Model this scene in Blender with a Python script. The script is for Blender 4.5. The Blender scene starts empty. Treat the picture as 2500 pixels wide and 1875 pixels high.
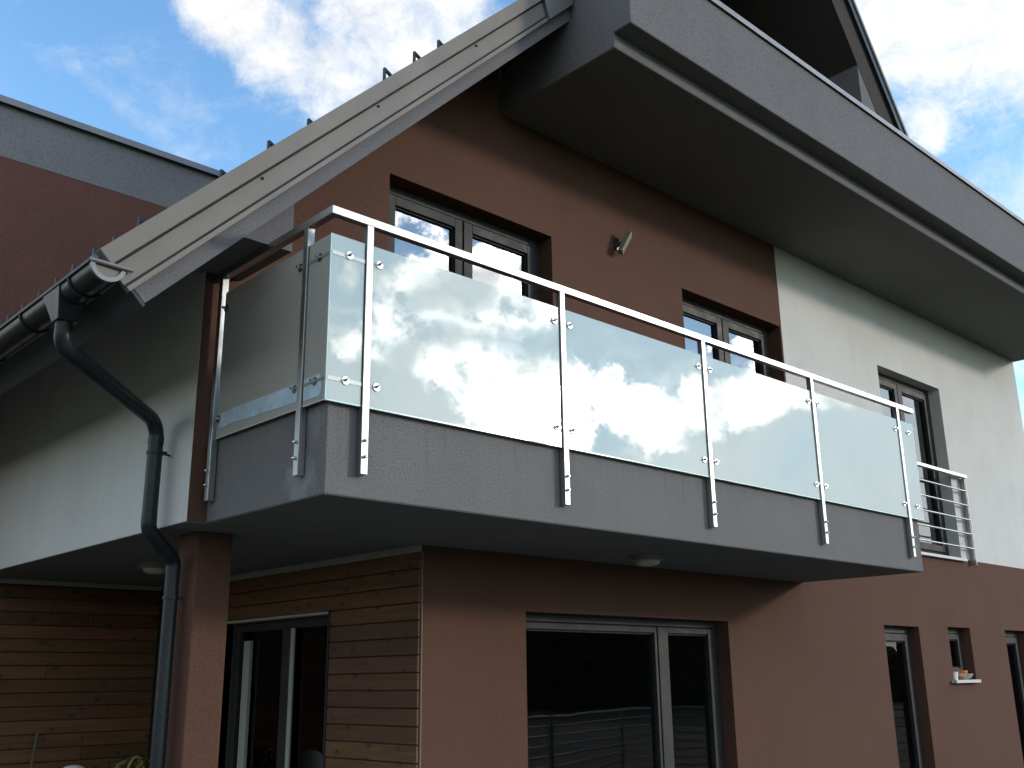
import bpy, math, random
from mathutils import Vector, Matrix
random.seed(7)
S = bpy.context.scene
COL = S.collection
R = math.radians

# ------------------------------------------------------------------ camera
cam = bpy.data.cameras.new('camera')
cam.sensor_width = 36.0
cam.lens = 35.749
cam.clip_start = 0.05
cam.clip_end = 3000
camo = bpy.data.objects.new('camera', cam)
COL.objects.link(camo)
_r = Vector((0.730816, -0.682463, -0.012346))
_d = Vector((0.182286, 0.212568, -0.959993))
_f = Vector((0.657784, 0.699327, 0.279752))
m = Matrix.Identity(4)
for i in range(3):
    m[i][0] = _r[i]; m[i][1] = -_d[i]; m[i][2] = -_f[i]
m.translation = Vector((-2.5642, -4.0092, 1.6549))
camo.matrix_world = m
S.camera = camo

# ------------------------------------------------------------------ light
SUN_AZ, SUN_EL = -45.6, 14.3            # azimuth from +X towards +Y
sd = Vector((math.cos(R(SUN_EL)) * math.cos(R(SUN_AZ)), math.cos(R(SUN_EL)) * math.sin(R(SUN_AZ)), math.sin(R(SUN_EL))))
sun = bpy.data.lights.new('sun', 'SUN')
sun.energy = 0.8
sun.angle = R(5)
sun.color = (1.0, 0.89, 0.75)
suno = bpy.data.objects.new('sun', sun)
suno.rotation_euler = (-sd).to_track_quat('-Z', 'Y').to_euler()
COL.objects.link(suno)

S.view_settings.view_transform = 'Standard'
S.view_settings.look = 'None'
S.view_settings.exposure = 0.85
S.view_settings.gamma = 1.0
S.view_settings.use_curve_mapping = False

# ------------------------------------------------------------------ world: Nishita sky with broken clouds
SKY_A = [(0.346,0.737,0.581,0.0250),(0.368,0.735,0.570,0.0250),(0.398,0.728,0.559,0.0282),(0.425,0.722,0.546,0.0201),(0.433,0.695,0.575,0.0322),(0.460,0.675,0.577,0.0524),(0.474,0.651,0.593,0.0524),(0.451,0.701,0.552,0.0322),(0.494,0.664,0.561,0.0322),(0.509,0.628,0.589,0.0242),(0.759,0.340,0.555,0.0342),(0.779,0.317,0.541,0.0443),(0.796,0.283,0.535,0.0443),(0.812,0.252,0.526,0.0483),(0.804,0.300,0.514,0.0242),(0.814,0.338,0.472,0.0105),(0.824,0.322,0.467,0.0089),(0.824,0.333,0.458,0.0073)]
SKY_B = [(0.507,-0.776,0.375,0.0161),(0.518,-0.780,0.351,0.0201),(0.521,-0.791,0.322,0.0181),(0.559,-0.761,0.330,0.0322),(0.576,-0.755,0.313,0.0201),(0.545,-0.760,0.355,0.0201),(0.548,-0.748,0.376,0.0222),(0.572,-0.730,0.373,0.0242),(0.597,-0.726,0.342,0.0282),(0.623,-0.707,0.334,0.0302),(0.646,-0.692,0.323,0.0242),(0.665,-0.670,0.329,0.0242),(0.650,-0.673,0.351,0.0201),(0.666,-0.663,0.343,0.0201),(0.604,-0.742,0.292,0.0242),(0.630,-0.720,0.293,0.0302),(0.654,-0.701,0.284,0.0322),(0.677,-0.684,0.272,0.0322),(0.651,-0.711,0.266,0.0242),(0.675,-0.694,0.251,0.0242),(0.702,-0.661,0.263,0.0322),(0.726,-0.637,0.259,0.0302),(0.748,-0.617,0.246,0.0282),(0.766,-0.597,0.241,0.0242),(0.779,-0.572,0.259,0.0201),(0.783,-0.572,0.244,0.0201),(0.798,-0.543,0.260,0.0242),(0.809,-0.525,0.265,0.0242),(0.822,-0.502,0.267,0.0242),(0.837,-0.483,0.257,0.0201),(0.848,-0.467,0.249,0.0161),(0.858,-0.452,0.243,0.0121),(0.535,-0.725,0.435,0.0201),(0.554,-0.714,0.428,0.0201),(0.572,-0.705,0.419,0.0201),(0.558,-0.729,0.395,0.0181),(0.578,-0.717,0.390,0.0181),(0.606,-0.683,0.408,0.0141),(0.631,-0.665,0.400,0.0141),(0.637,-0.679,0.366,0.0181),(0.794,-0.524,0.309,0.0089),(0.779,-0.547,0.305,0.0056)]
SKY_G = [(0.582,-0.768,0.266,0.0564),(0.613,-0.752,0.243,0.0524),(0.523,-0.801,0.292,0.0322),(0.601,-0.712,0.363,0.0443),(0.823,-0.513,0.243,0.0403),(0.807,-0.549,0.219,0.0443),(0.778,-0.589,0.217,0.0363),(0.875,-0.45,0.165,0.060),(0.905,-0.40,0.11,0.060)]

SKY_TINT = (1.06, 1.25, 1.33)
W = bpy.data.worlds.new('World')
S.world = W
W.use_nodes = True
wn = W.node_tree.nodes; wl = W.node_tree.links
wn.clear()
def N(tree, typ, **kw):
    n = tree.nodes.new(typ)
    for k, v in kw.items():
        setattr(n, k, v)
    return n
wt = W.node_tree
def wm(op, a, b=None, c=None, clamp=False):
    n = N(wt, 'ShaderNodeMath', operation=op, use_clamp=clamp)
    for i, v in enumerate((a, b, c)):
        if v is None: continue
        if isinstance(v, (int, float)): n.inputs[i].default_value = v
        else: wl.new(v, n.inputs[i])
    return n.outputs[0]
def wdot(vec, d):
    n = N(wt, 'ShaderNodeVectorMath', operation='DOT_PRODUCT')
    wl.new(vec, n.inputs[0]); n.inputs[1].default_value = d
    return n.outputs['Value']
def wnoise(vec, scale, detail, rough=0.55, col=False, dist=0.0):
    n = N(wt, 'ShaderNodeTexNoise')
    n.inputs['Scale'].default_value = scale; n.inputs['Detail'].default_value = detail
    n.inputs['Roughness'].default_value = rough; n.inputs['Distortion'].default_value = dist
    wl.new(vec, n.inputs['Vector'])
    return n.outputs['Color' if col else 'Fac']
def wstep(x, a, b):
    n = N(wt, 'ShaderNodeMapRange', interpolation_type='SMOOTHSTEP')
    wl.new(x, n.inputs['Value']); n.inputs['From Min'].default_value = a; n.inputs['From Max'].default_value = b
    return n.outputs['Result']
def wmix(f, a, b):
    n = N(wt, 'ShaderNodeMix', data_type='RGBA')
    if isinstance(f, (int, float)): n.inputs[0].default_value = f
    else: wl.new(f, n.inputs[0])
    for i, v in ((6, a), (7, b)):
        if isinstance(v, tuple): n.inputs[i].default_value = (*v, 1)
        else: wl.new(v, n.inputs[i])
    return n.outputs[2]
tc = N(wt, 'ShaderNodeTexCoord')
dirv = tc.outputs['Generated']
# ragged edges: the blobs are looked up with a noisy direction
def vop(op, a, b=None, sc=None):
    n = N(wt, 'ShaderNodeVectorMath', operation=op)
    for i, v in enumerate((a, b)):
        if v is None: continue
        if isinstance(v, tuple): n.inputs[i].default_value = v
        else: wl.new(v, n.inputs[i])
    if sc is not None:
        if isinstance(sc, (int, float)): n.inputs['Scale'].default_value = sc
        else: wl.new(sc, n.inputs['Scale'])
    return n.outputs[0]
def vscale(c, f): return vop('SCALE', c, None, f)
warp = vop('SUBTRACT', wnoise(dirv, 9, 6, 0.62, col=True), (.5, .5, .5))
dw = vop('NORMALIZE', vop('ADD', dirv, vscale(warp, 0.075)))
def blobs(lst, grow=1.0):
    cur = None
    for x, y, z, r in lst:
        r = r * grow
        x, y, z = Vector((x, y, z)).normalized()
        k = 2.0 / (r * r)
        v = wm('MULTIPLY_ADD', wdot(dw, (x, y, z)), k, 1.0 - k)     # 1 in the middle, 0 at r
        v = wm('MAXIMUM', v, -3.0)
        cur = v if cur is None else wm('SMOOTH_MAX', cur, v, 0.6)
    return cur
fA = wm('MAXIMUM', blobs(SKY_A[:15], 1.2), wm('SUBTRACT', blobs(SKY_A[15:], 1.9), 0.5))
SKY_B = SKY_B + [(sd.x, sd.y, sd.z, 0.056)]
fB = wm('MAXIMUM', wm('SUBTRACT', blobs(SKY_B[:14] + SKY_B[32:42], 1.2), 0.45), blobs(SKY_B[14:32] + SKY_B[42:], 1.1))
fG = blobs(SKY_G, 1.3)
fine = wnoise(dirv, 26, 8, 0.72, dist=0.3)
mid = wnoise(dirv, 8.5, 6, 0.6, dist=0.4)
# stretched wisps
mpw = N(wt, 'ShaderNodeMapping'); mpw.inputs['Scale'].default_value = (1.0, 1.0, 2.4); mpw.inputs['Rotation'].default_value = (0.5, 0.3, 0.6); wl.new(dirv, mpw.inputs['Vector'])
wisp = wnoise(mpw.outputs[0], 7.0, 7, 0.6, dist=0.6)
fn = wm('ADD', wm('MULTIPLY_ADD', fine, 3.6, -1.8), wm('MULTIPLY_ADD', mid, 3.0, -1.5))
covA = wstep(wm('ADD', fA, wm('ADD', fn, wm('MULTIPLY_ADD', wisp, 4.0, -2.0))), -1.75, 1.75)
fnB = wm('ADD', wm('MULTIPLY_ADD', fine, 3.6, -1.8), wm('MULTIPLY_ADD', wnoise(dirv, 11.0, 6, 0.55, dist=0.5), 4.6, -2.3))
covB = wstep(wm('ADD', fB, fnB), -0.45, 0.80)
SKY_C = [(0.5821,-0.7524,0.3083,0.0181),(0.607,-0.7296,0.3151,0.0201),(0.6275,-0.7119,0.3152,0.0201),(0.651,-0.695,0.3053,0.0181),(0.6672,-0.6774,0.3097,0.0201),(0.6798,-0.6635,0.3126,0.0161),(0.601,-0.7122,0.3628,0.0363),(0.5844,-0.7291,0.3563,0.0201),(0.529,-0.7644,0.3686,0.0141)]
covB = wm('MULTIPLY', covB, wm('MULTIPLY_ADD', wstep(wm('ADD', blobs(SKY_C, 1.15), fnB), -0.3, 0.9), -0.88, 1.0))
covG = wstep(wm('ADD', fG, fn), -1.0, 0.9)
# unseen clouds on the rest of the dome, thickened to brighten the left faces
away = wstep(wm('MAXIMUM', wdot(dirv, (0.55, 0.63, 0.55)), wdot(dirv, (0.68, -0.66, 0.31))), 0.93, 0.80)
covE = wm('MULTIPLY', wstep(wm('ADD', wm('MULTIPLY', fine, 0.3), wm('ADD', wm('MULTIPLY', mid, 0.35), wm('MULTIPLY', wnoise(dirv, 2.6, 4, 0.5), 0.5))), 0.50, 0.66), away)
# thin veil
veil = wm('MULTIPLY', wstep(wm('ADD', wm('MULTIPLY', wisp, 0.7), wm('MULTIPLY', fine, 0.35)), 0.52, 0.80), 0.35)
s0 = wm('MAXIMUM', wdot(dirv, tuple(sd)), 0.0)
glow = wm('POWER', s0, 16.0)
sky = N(wt, 'ShaderNodeTexSky', sky_type='NISHITA')
sky.sun_disc = False
sky.sun_elevation = R(SUN_EL)
sky.sun_rotation = math.atan2(sd.x, sd.y)
sky.altitude = 300
sky.air_density = 1.2; sky.dust_density = 0.15; sky.ozone_density = 3.0
c_sky = vop('MULTIPLY', sky.outputs[0], SKY_TINT)
# air near the horizon is milky
sepd = N(wt, 'ShaderNodeSeparateXYZ'); wl.new(dirv, sepd.inputs[0])
low = wm('POWER', wm('SUBTRACT', 1.0, wm('MAXIMUM', sepd.outputs['Z'], 0.0), clamp=True), 5.5)
c_sky = wmix(wm('MULTIPLY', low, 0.85), c_sky, (3.5, 3.8, 4.0))
c_white = vscale((4.6, 4.45, 4.2), wm('ADD', wm('MULTIPLY_ADD', glow, 9.0, 1.0), wm('MULTIPLY', wm('POWER', s0, 150.0), 16.0)))
c_grey = vscale((2.6, 2.6, 2.55), wm('MULTIPLY_ADD', glow, 4.0, 1.0))
shade = wm('ADD', wm('MULTIPLY', mid, 0.6), wm('MULTIPLY', wnoise(dirv, 19, 5, 0.62), 0.4))
c_soft = wmix(wm('MULTIPLY', wstep(shade, 0.46, 0.62), 0.30), c_white, c_grey)
col = wmix(veil, c_sky, c_white)
col = wmix(wm('MULTIPLY', covG, 0.85), col, c_grey)
col = wmix(wm('MULTIPLY', wm('MAXIMUM', covA, covE), 0.97), col, c_soft)
col = wmix(covB, col, wmix(wm('MULTIPLY', wstep(shade, 0.42, 0.58), 0.9), c_white, c_grey))
bg = N(wt, 'ShaderNodeBackground'); bg.inputs['Strength'].default_value = 0.15
wl.new(col, bg.inputs['Color'])
wo = N(wt, 'ShaderNodeOutputWorld'); wl.new(bg.outputs[0], wo.inputs['Surface'])

# ------------------------------------------------------------------ helpers
ORG = {}
class MB:
    def __init__(s): s.v = []; s.f = []
    def poly(s, vs, fs):
        b = len(s.v); s.v += [tuple(v) for v in vs]; s.f += [[b + i for i in f] for f in fs]; return s
    def box(s, x0, x1, y0, y1, z0, z1):
        if x0 > x1: x0, x1 = x1, x0
        if y0 > y1: y0, y1 = y1, y0
        if z0 > z1: z0, z1 = z1, z0
        return s.poly([(x, y, z) for z in (z0, z1) for y in (y0, y1) for x in (x0, x1)],
                      [(0, 2, 3, 1), (4, 5, 7, 6), (0, 1, 5, 4), (2, 6, 7, 3), (0, 4, 6, 2), (1, 3, 7, 5)])
    def prism(s, pts, ax, a, b):
        """extrude a 2D polygon along an axis: pts are (x,z) for 'y', (y,z) for 'x', (x,y) for 'z'"""
        def P(p, t):
            return {'y': (p[0], t, p[1]), 'x': (t, p[0], p[1]), 'z': (p[0], p[1], t)}[ax]
        ar = sum(pts[i][0] * pts[(i + 1) % len(pts)][1] - pts[(i + 1) % len(pts)][0] * pts[i][1] for i in range(len(pts)))
        pts = list(pts)
        flip = (ar < 0) != (ax == 'y')
        if flip: pts.reverse()
        if a > b: a, b = b, a
        n = len(pts)
        vs = [P(p, a) for p in pts] + [P(p, b) for p in pts]
        fs = [list(range(n))[::-1], list(range(n, 2 * n))] + [(i, (i + 1) % n, n + (i + 1) % n, n + i) for i in range(n)]
        return s.poly(vs, fs)
    def tube(s, path, rad, n=16, cap=True):
        path = [Vector(p) for p in path]
        rads = rad if isinstance(rad, (list, tuple)) else [rad] * len(path)
        b = len(s.v); up = None
        for i, p in enumerate(path):
            t = (path[min(i + 1, len(path) - 1)] - path[max(i - 1, 0)]).normalized()
            if up is None:
                up = t.orthogonal().normalized()
            u = (up - t * up.dot(t)).normalized(); w = t.cross(u); up = u
            for k in range(n):
                a = 2 * math.pi * k / n
                s.v.append(tuple(p + (u * math.cos(a) + w * math.sin(a)) * rads[i]))
        for i in range(len(path) - 1):
            for k in range(n):
                k2 = (k + 1) % n
                s.f.append([b + i * n + k, b + i * n + k2, b + (i + 1) * n + k2, b + (i + 1) * n + k])
        if cap:
            s.f.append([b + k for k in range(n)][::-1])
            s.f.append([b + (len(path) - 1) * n + k for k in range(n)])
        return s
    def lathe(s, c, prof, n=24, axis='z'):
        """profile of (r, h) turned about an axis through c"""
        b = len(s.v)
        for r, h in prof:
            for k in range(n):
                a = 2 * math.pi * k / n
                p = {'z': (r * math.cos(a), r * math.sin(a), h), 'y': (r * math.cos(a), h, r * math.sin(a)), 'x': (h, r * math.cos(a), r * math.sin(a))}[axis]
                s.v.append((c[0] + p[0], c[1] + p[1], c[2] + p[2]))
        for i in range(len(prof) - 1):
            for k in range(n):
                k2 = (k + 1) % n
                s.f.append([b + i * n + k, b + i * n + k2, b + (i + 1) * n + k2, b + (i + 1) * n + k])
        s.f.append([b + k for k in range(n)][::-1]); s.f.append([b + (len(prof) - 1) * n + k for k in range(n)])
        return s
    def build(s, name, mat, parent=None, bevel=0, smooth=False, origin=None, fix=False):
        po = ORG.get(parent, Vector((0, 0, 0))) if parent else Vector((0, 0, 0))
        o_ = Vector(origin) if origin is not None else po
        me = bpy.data.meshes.new(name)
        me.from_pydata([tuple(Vector(v) - o_) for v in s.v], [], s.f)
        me.update()
        if fix:
            import bmesh
            bm = bmesh.new(); bm.from_mesh(me); bmesh.ops.recalc_face_normals(bm, faces=bm.faces); bm.to_mesh(me); bm.free()
        if smooth:
            me.polygons.foreach_set('use_smooth', [True] * len(me.polygons))
            try: me.set_sharp_from_angle(angle=R(40))
            except Exception: pass
        me.materials.append(mat)
        o = bpy.data.objects.new(name, me); COL.objects.link(o)
        if parent: o.parent = parent
        o.location = o_ - po
        ORG[o] = o_
        if bevel:
            b = o.modifiers.new('bevel', 'BEVEL'); b.width = bevel; b.segments = 2; b.limit_method = 'ANGLE'; b.angle_limit = R(40)
        return o
def tag(o, label, cat, group=None, kind=None):
    if label: o['label'] = label
    if cat: o['category'] = cat
    if group: o['group'] = group
    if kind: o['kind'] = kind
    return o
def thing(name, loc, label, cat, group=None):
    o = bpy.data.objects.new(name, None); COL.objects.link(o)
    o.location = loc; o.empty_display_size = 0.1
    ORG[o] = Vector(loc)
    return tag(o, label, cat, group)
def dup(o, parent, dloc):
    """copy of a part (with its sub-parts), shifted by dloc, sharing the mesh data"""
    c = o.copy(); COL.objects.link(c); c.parent = parent
    c.location = Vector(o.location) + Vector(dloc)
    ORG[c] = ORG[o] + Vector(dloc)
    for ch in list(o.children):
        k = ch.copy(); COL.objects.link(k); k.parent = c
    return c

def wall_grid(xs, zs, hole, y0, y1, top=None):
    """a wall slab in the XZ plane with openings; xs, zs are break lines, hole(xm, zm) is true where it is open"""
    b = MB(); idx = {}
    def V(i, j, k):
        key = (i, j, k)
        if key not in idx:
            z = zs[j]
            if top: z = min(z, top(xs[i]))
            idx[key] = len(b.v); b.v.append((xs[i], (y0, y1)[k], z))
        return idx[key]
    nx, nz = len(xs) - 1, len(zs) - 1
    solid = [[not hole((xs[i] + xs[i + 1]) / 2, (zs[j] + zs[j + 1]) / 2) for j in range(nz)] for i in range(nx)]
    for i in range(nx):
        for j in range(nz):
            if not solid[i][j]: continue
            if top and min(zs[j + 1], top(xs[i])) - min(zs[j], top(xs[i])) < 1e-6 and min(zs[j + 1], top(xs[i + 1])) - min(zs[j], top(xs[i + 1])) < 1e-6: continue
            b.f.append([V(i, j, 0), V(i + 1, j, 0), V(i + 1, j + 1, 0), V(i, j + 1, 0)])
            b.f.append([V(i, j, 1), V(i, j + 1, 1), V(i + 1, j + 1, 1), V(i + 1, j, 1)])
            if i == 0 or not solid[i - 1][j]: b.f.append([V(i, j, 0), V(i, j + 1, 0), V(i, j + 1, 1), V(i, j, 1)])
            if i == nx - 1 or not solid[i + 1][j]: b.f.append([V(i + 1, j, 0), V(i + 1, j, 1), V(i + 1, j + 1, 1), V(i + 1, j + 1, 0)])
            if j == 0 or not solid[i][j - 1]: b.f.append([V(i, j, 0), V(i, j, 1), V(i + 1, j, 1), V(i + 1, j, 0)])
            if j == nz - 1 or not solid[i][j + 1]: b.f.append([V(i, j + 1, 0), V(i + 1, j + 1, 0), V(i + 1, j + 1, 1), V(i, j + 1, 1)])
    return b

# ------------------------------------------------------------------ materials
class Mat:
    def __init__(s, name):
        s.m = bpy.data.materials.new(name); s.m.use_nodes = True
        s.t = s.m.node_tree; s.p = s.t.nodes['Principled BSDF']; s.l = s.t.links
        s.tc = s.t.nodes.new('ShaderNodeTexCoord')
        s.geo = s.t.nodes.new('ShaderNodeNewGeometry')
    def noise(s, scale, detail=4, rough=0.55, stretch=None, dist=0.0, vec=None):
        n = s.t.nodes.new('ShaderNodeTexNoise')
        n.inputs['Scale'].default_value = scale; n.inputs['Detail'].default_value = detail
        n.inputs['Roughness'].default_value = rough; n.inputs['Distortion'].default_value = dist
        v = vec or s.geo.outputs['Position']
        if stretch:
            mp = s.t.nodes.new('ShaderNodeMapping'); mp.inputs['Scale'].default_value = stretch
            s.l.new(v, mp.inputs['Vector']); v = mp.outputs[0]
        s.l.new(v, n.inputs['Vector'])
        return n.outputs['Fac']
    def rng(s, x, a, b, c=0.0, d=1.0, smooth=False):
        n = s.t.nodes.new('ShaderNodeMapRange')
        if smooth: n.interpolation_type = 'SMOOTHSTEP'
        s.l.new(x, n.inputs['Value'])
        for k, v in zip(('From Min', 'From Max', 'To Min', 'To Max'), (a, b, c, d)): n.inputs[k].default_value = v
        return n.outputs['Result']
    def mix(s, f, a, b, blend='MIX'):
        n = s.t.nodes.new('ShaderNodeMix'); n.data_type = 'RGBA'; n.blend_type = blend
        if isinstance(f, (int, float)): n.inputs[0].default_value = f
        else: s.l.new(f, n.inputs[0])
        for i, v in ((6, a), (7, b)):
            if isinstance(v, tuple): n.inputs[i].default_value = (*v, 1)
            else: s.l.new(v, n.inputs[i])
        return n.outputs[2]
    def math(s, op, a, b=None, c=None):
        n = s.t.nodes.new('ShaderNodeMath'); n.operation = op
        for i, v in enumerate((a, b, c)):
            if v is None: continue
            if isinstance(v, (int, float)): n.inputs[i].default_value = v
            else: s.l.new(v, n.inputs[i])
        return n.outputs[0]
    def color(s, c):
        if isinstance(c, tuple): s.p.inputs['Base Color'].default_value = (*c, 1)
        else: s.l.new(c, s.p.inputs['Base Color'])
    def set(s, **kw):
        for k, v in kw.items():
            k = k.replace('_', ' ')
            if isinstance(v, (int, float)): s.p.inputs[k].default_value = v
            else: s.l.new(v, s.p.inputs[k])
    def bump(s, h, strength=0.3, dist=0.01):
        n = s.t.nodes.new('ShaderNodeBump'); n.inputs['Strength'].default_value = strength; n.inputs['Distance'].default_value = dist
        s.l.new(h, n.inputs['Height']); s.l.new(n.outputs[0], s.p.inputs['Normal'])

def plaster(name, base, grain=0.28, stain=0.0, patch=None, bump=0.5):
    M = Mat(name)
    g = M.math('ADD', M.math('MULTIPLY', M.noise(230, 2, 0.6), 0.6), M.math('MULTIPLY', M.noise(95, 3, 0.7), 0.4))
    lo = M.noise(1.6, 5, 0.55)
    c0 = tuple(b * (1 - grain) for b in base); c1 = tuple(b * (1 + grain) for b in base)
    col = M.mix(M.rng(g, 0.42, 0.58), c0, c1)
    col = M.mix(M.rng(lo, 0.35, 0.7), col, M.mix(1.0, col, (0.91, 0.905, 0.90), 'MULTIPLY'))
    drip = M.noise(5.0, 6, 0.62, stretch=(1.0, 1.0, 0.06))
    col = M.mix(M.rng(drip, 0.48, 0.72), col, M.mix(1.0, col, (0.965, 0.963, 0.96), 'MULTIPLY'))
    if stain:
        st = M.noise(9, 6, 0.6, stretch=(1.0, 1.0, 0.05))
        col = M.mix(M.math('MULTIPLY', M.rng(st, 0.52, 0.72), stain), col, tuple(b * 0.55 for b in base))
        # fine dark runs below the balcony edge
        sx = M.t.nodes.new('ShaderNodeSeparateXYZ'); M.l.new(M.geo.outputs['Position'], sx.inputs[0])
        run = M.noise(34, 3, 0.7, stretch=(1.0, 1.0, 0.03))
        hgt = M.rng(sx.outputs['Z'], 2.60, 2.95, 0.0, 1.0)
        col = M.mix(M.math('MULTIPLY', M.math('MULTIPLY', M.rng(run, 0.56, 0.66), hgt), 0.5), col, tuple(b * 0.45 for b in base))
    if patch:
        # pale lime bloom: (x, y, z, radius)
        for (x, y, z, r, a) in patch:
            d = M.t.nodes.new('ShaderNodeVectorMath'); d.operation = 'DISTANCE'
            M.l.new(M.geo.outputs['Position'], d.inputs[0]); d.inputs[1].default_value = (x, y, z)
            f = M.rng(M.math('ADD', d.outputs['Value'], M.math('MULTIPLY_ADD', M.noise(14, 6, 0.65), 0.30, -0.15)), r, r * 0.3, 0, a, True)
            col = M.mix(f, col, (0.34, 0.36, 0.38))
    M.color(col)
    M.set(Roughness=0.92); M.p.inputs['Specular IOR Level'].default_value = 0.25
    h = M.math('ADD', M.noise(130, 4, 0.7), M.math('MULTIPLY', M.noise(520, 2, 0.5), 0.4))
    M.bump(h, bump, 0.012)
    return M.m
m_grey = plaster('grey plaster', (0.165, 0.163, 0.170))
m_slab = plaster('grey plaster weathered', (0.185, 0.181, 0.184), stain=0.08, patch=[(0.0, 0.22, 2.60, 0.17, 0.5), (0.0, 0.12, 2.85, 0.12, 0.25)])
m_soff = plaster('soffit plaster', (0.155, 0.158, 0.155), 0.14, bump=0.25)
m_brown = plaster('brown plaster', (0.122, 0.062, 0.044), 0.2)
m_white = plaster('white plaster', (0.66, 0.655, 0.63), 0.05, bump=0.35)
m_dark = plaster('dark eaves plaster', (0.050, 0.044, 0.040), 0.08, bump=0.25)
m_grey_lit = plaster('grey plaster lit on wing', (0.26, 0.255, 0.262))  # same grey plaster, front light on the wing put into a paler colour
m_brown_lit = plaster('brown plaster lit on wing', (0.185, 0.088, 0.066), 0.2)  # same brown plaster, lightened in colour to stand in for light on the wing
m_trim = plaster('pale trim render', (0.42, 0.42, 0.38), 0.06)
m_room = plaster('room plaster', (0.16, 0.15, 0.13), 0.05)

def metal_paint(name, base, rough=0.4, metallic=0.0, streak=0.12, ior=None, scale=3.0, stretch=(1, 1, 1), spec=0.25):
    M = Mat(name)
    n = M.noise(scale, 6, 0.6, stretch=stretch)
    M.color(M.mix(M.rng(n, 0.3, 0.7), tuple(b * (1 - streak) for b in base), tuple(b * (1 + streak) for b in base)))
    M.set(Roughness=M.rng(M.noise(scale * 4, 5, 0.6), 0.3, 0.7, rough * 0.85, rough * 1.2), Metallic=metallic)
    if ior: M.set(IOR=ior)
    M.bump(M.noise(2.2, 2, 0.5), 0.06, 0.05)
    M.p.inputs['Specular IOR Level'].default_value = spec
    return M.m
m_fascia = metal_paint('taupe sheet metal', (0.185, 0.168, 0.150), 0.5)
m_frame = metal_paint('anthracite aluminium', (0.030, 0.030, 0.030), 0.55)
m_seal = metal_paint('black seal', (0.012, 0.013, 0.015), 0.6)
m_gutter = metal_paint('anthracite coated steel', (0.018, 0.023, 0.026), 0.3, 0.0, 0.2)
m_tile = metal_paint('dark roof tile', (0.045, 0.055, 0.06), 0.45)
m_capm = metal_paint('grey cap metal', (0.20, 0.20, 0.21), 0.4, 0.4)

def steel(name, base=(0.66, 0.65, 0.63), rough=0.3, stretch=(1, 1, 60)):
    M = Mat(name)
    n = M.noise(14, 4, 0.7, stretch=stretch)
    lo = M.noise(5, 4, 0.6)
    M.color(M.mix(M.rng(lo, 0.3, 0.7), tuple(b * 0.86 for b in base), base))
    M.set(Metallic=1.0, Roughness=M.rng(n, 0.3, 0.7, rough * 0.8, rough * 1.35))
    M.bump(n, 0.05, 0.004)
    return M.m
m_steel = steel('brushed steel', (0.44, 0.44, 0.43), 0.38, stretch=(40, 40, 1))
m_rail = steel('brushed steel rail', (0.50, 0.495, 0.485), 0.36, stretch=(1, 1, 40))
m_polish = steel('polished steel', (0.72, 0.72, 0.71), 0.12)
m_satin = steel('satin disc steel', (0.80, 0.79, 0.77), 0.45)
m_bolt = steel('dark bolt', (0.22, 0.22, 0.23), 0.3)

def window_glass(name, ior=2.1, tint=(0.80, 0.86, 0.86)):
    M = Mat(name); t = M.t
    t.nodes.remove(M.p)
    out = [n for n in t.nodes if n.type == 'OUTPUT_MATERIAL'][0]
    fr = t.nodes.new('ShaderNodeFresnel'); fr.inputs['IOR'].default_value = ior
    gl = t.nodes.new('ShaderNodeBsdfGlossy'); gl.inputs['Roughness'].default_value = 0.0
    bp = t.nodes.new('ShaderNodeBump'); bp.inputs['Strength'].default_value = 0.03; bp.inputs['Distance'].default_value = 0.05
    M.l.new(M.noise(1.6, 1, 0.4), bp.inputs['Height']); M.l.new(bp.outputs[0], gl.inputs['Normal'])
    tr = t.nodes.new('ShaderNodeBsdfTransparent'); tr.inputs['Color'].default_value = (*tint, 1)
    mx = t.nodes.new('ShaderNodeMixShader')
    M.l.new(fr.outputs[0], mx.inputs[0]); M.l.new(tr.outputs[0], mx.inputs[1]); M.l.new(gl.outputs[0], mx.inputs[2])
    M.l.new(mx.outputs[0], out.inputs['Surface'])
    return M.m
m_wglass = window_glass('insulating glass', 3.6)
m_dglass = window_glass('door glass', 1.55)

def frosted(name, base, rough, ior, trans=0.3):
    M = Mat(name); t = M.t
    lo = M.noise(2.0, 4, 0.5)
    M.color(M.mix(M.rng(lo, 0.3, 0.7), tuple(b * 0.96 for b in base), tuple(min(1, b * 1.04) for b in base)))
    M.set(Roughness=rough, IOR=ior)
    bp = t.nodes.new('ShaderNodeBump'); bp.inputs['Strength'].default_value = 0.02; bp.inputs['Distance'].default_value = 0.05
    M.l.new(M.noise(1.3, 1, 0.4), bp.inputs['Height']); M.l.new(bp.outputs[0], M.p.inputs['Normal'])
    tl = t.nodes.new('ShaderNodeBsdfTranslucent'); tl.inputs['Color'].default_value = (*base, 1)
    mx = t.nodes.new('ShaderNodeMixShader'); mx.inputs[0].default_value = trans
    out = [n for n in t.nodes if n.type == 'OUTPUT_MATERIAL'][0]
    M.l.new(M.p.outputs[0], mx.inputs[1]); M.l.new(tl.outputs[0], mx.inputs[2]); M.l.new(mx.outputs[0], out.inputs['Surface'])
    return M.m
m_frost = frosted('milky laminated glass', (0.48, 0.575, 0.57), 0.0, 1.75, 0.12)
m_frost_side = frosted('etched glass', (0.47, 0.465, 0.43), 0.55, 1.5, 0.3)
def simple(name, base, rough=0.5, metallic=0.0, ior=1.5, var=0.08, scale=8):
    M = Mat(name)
    M.color(M.mix(M.rng(M.noise(scale, 5, 0.6), 0.3, 0.7), tuple(b * (1 - var) for b in base), tuple(min(1, b * (1 + var)) for b in base)))
    M.set(Roughness=rough, Metallic=metallic, IOR=ior)
    return M.m
m_edge = simple('polished glass edge', (0.70, 0.92, 0.90), 0.15)
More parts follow.
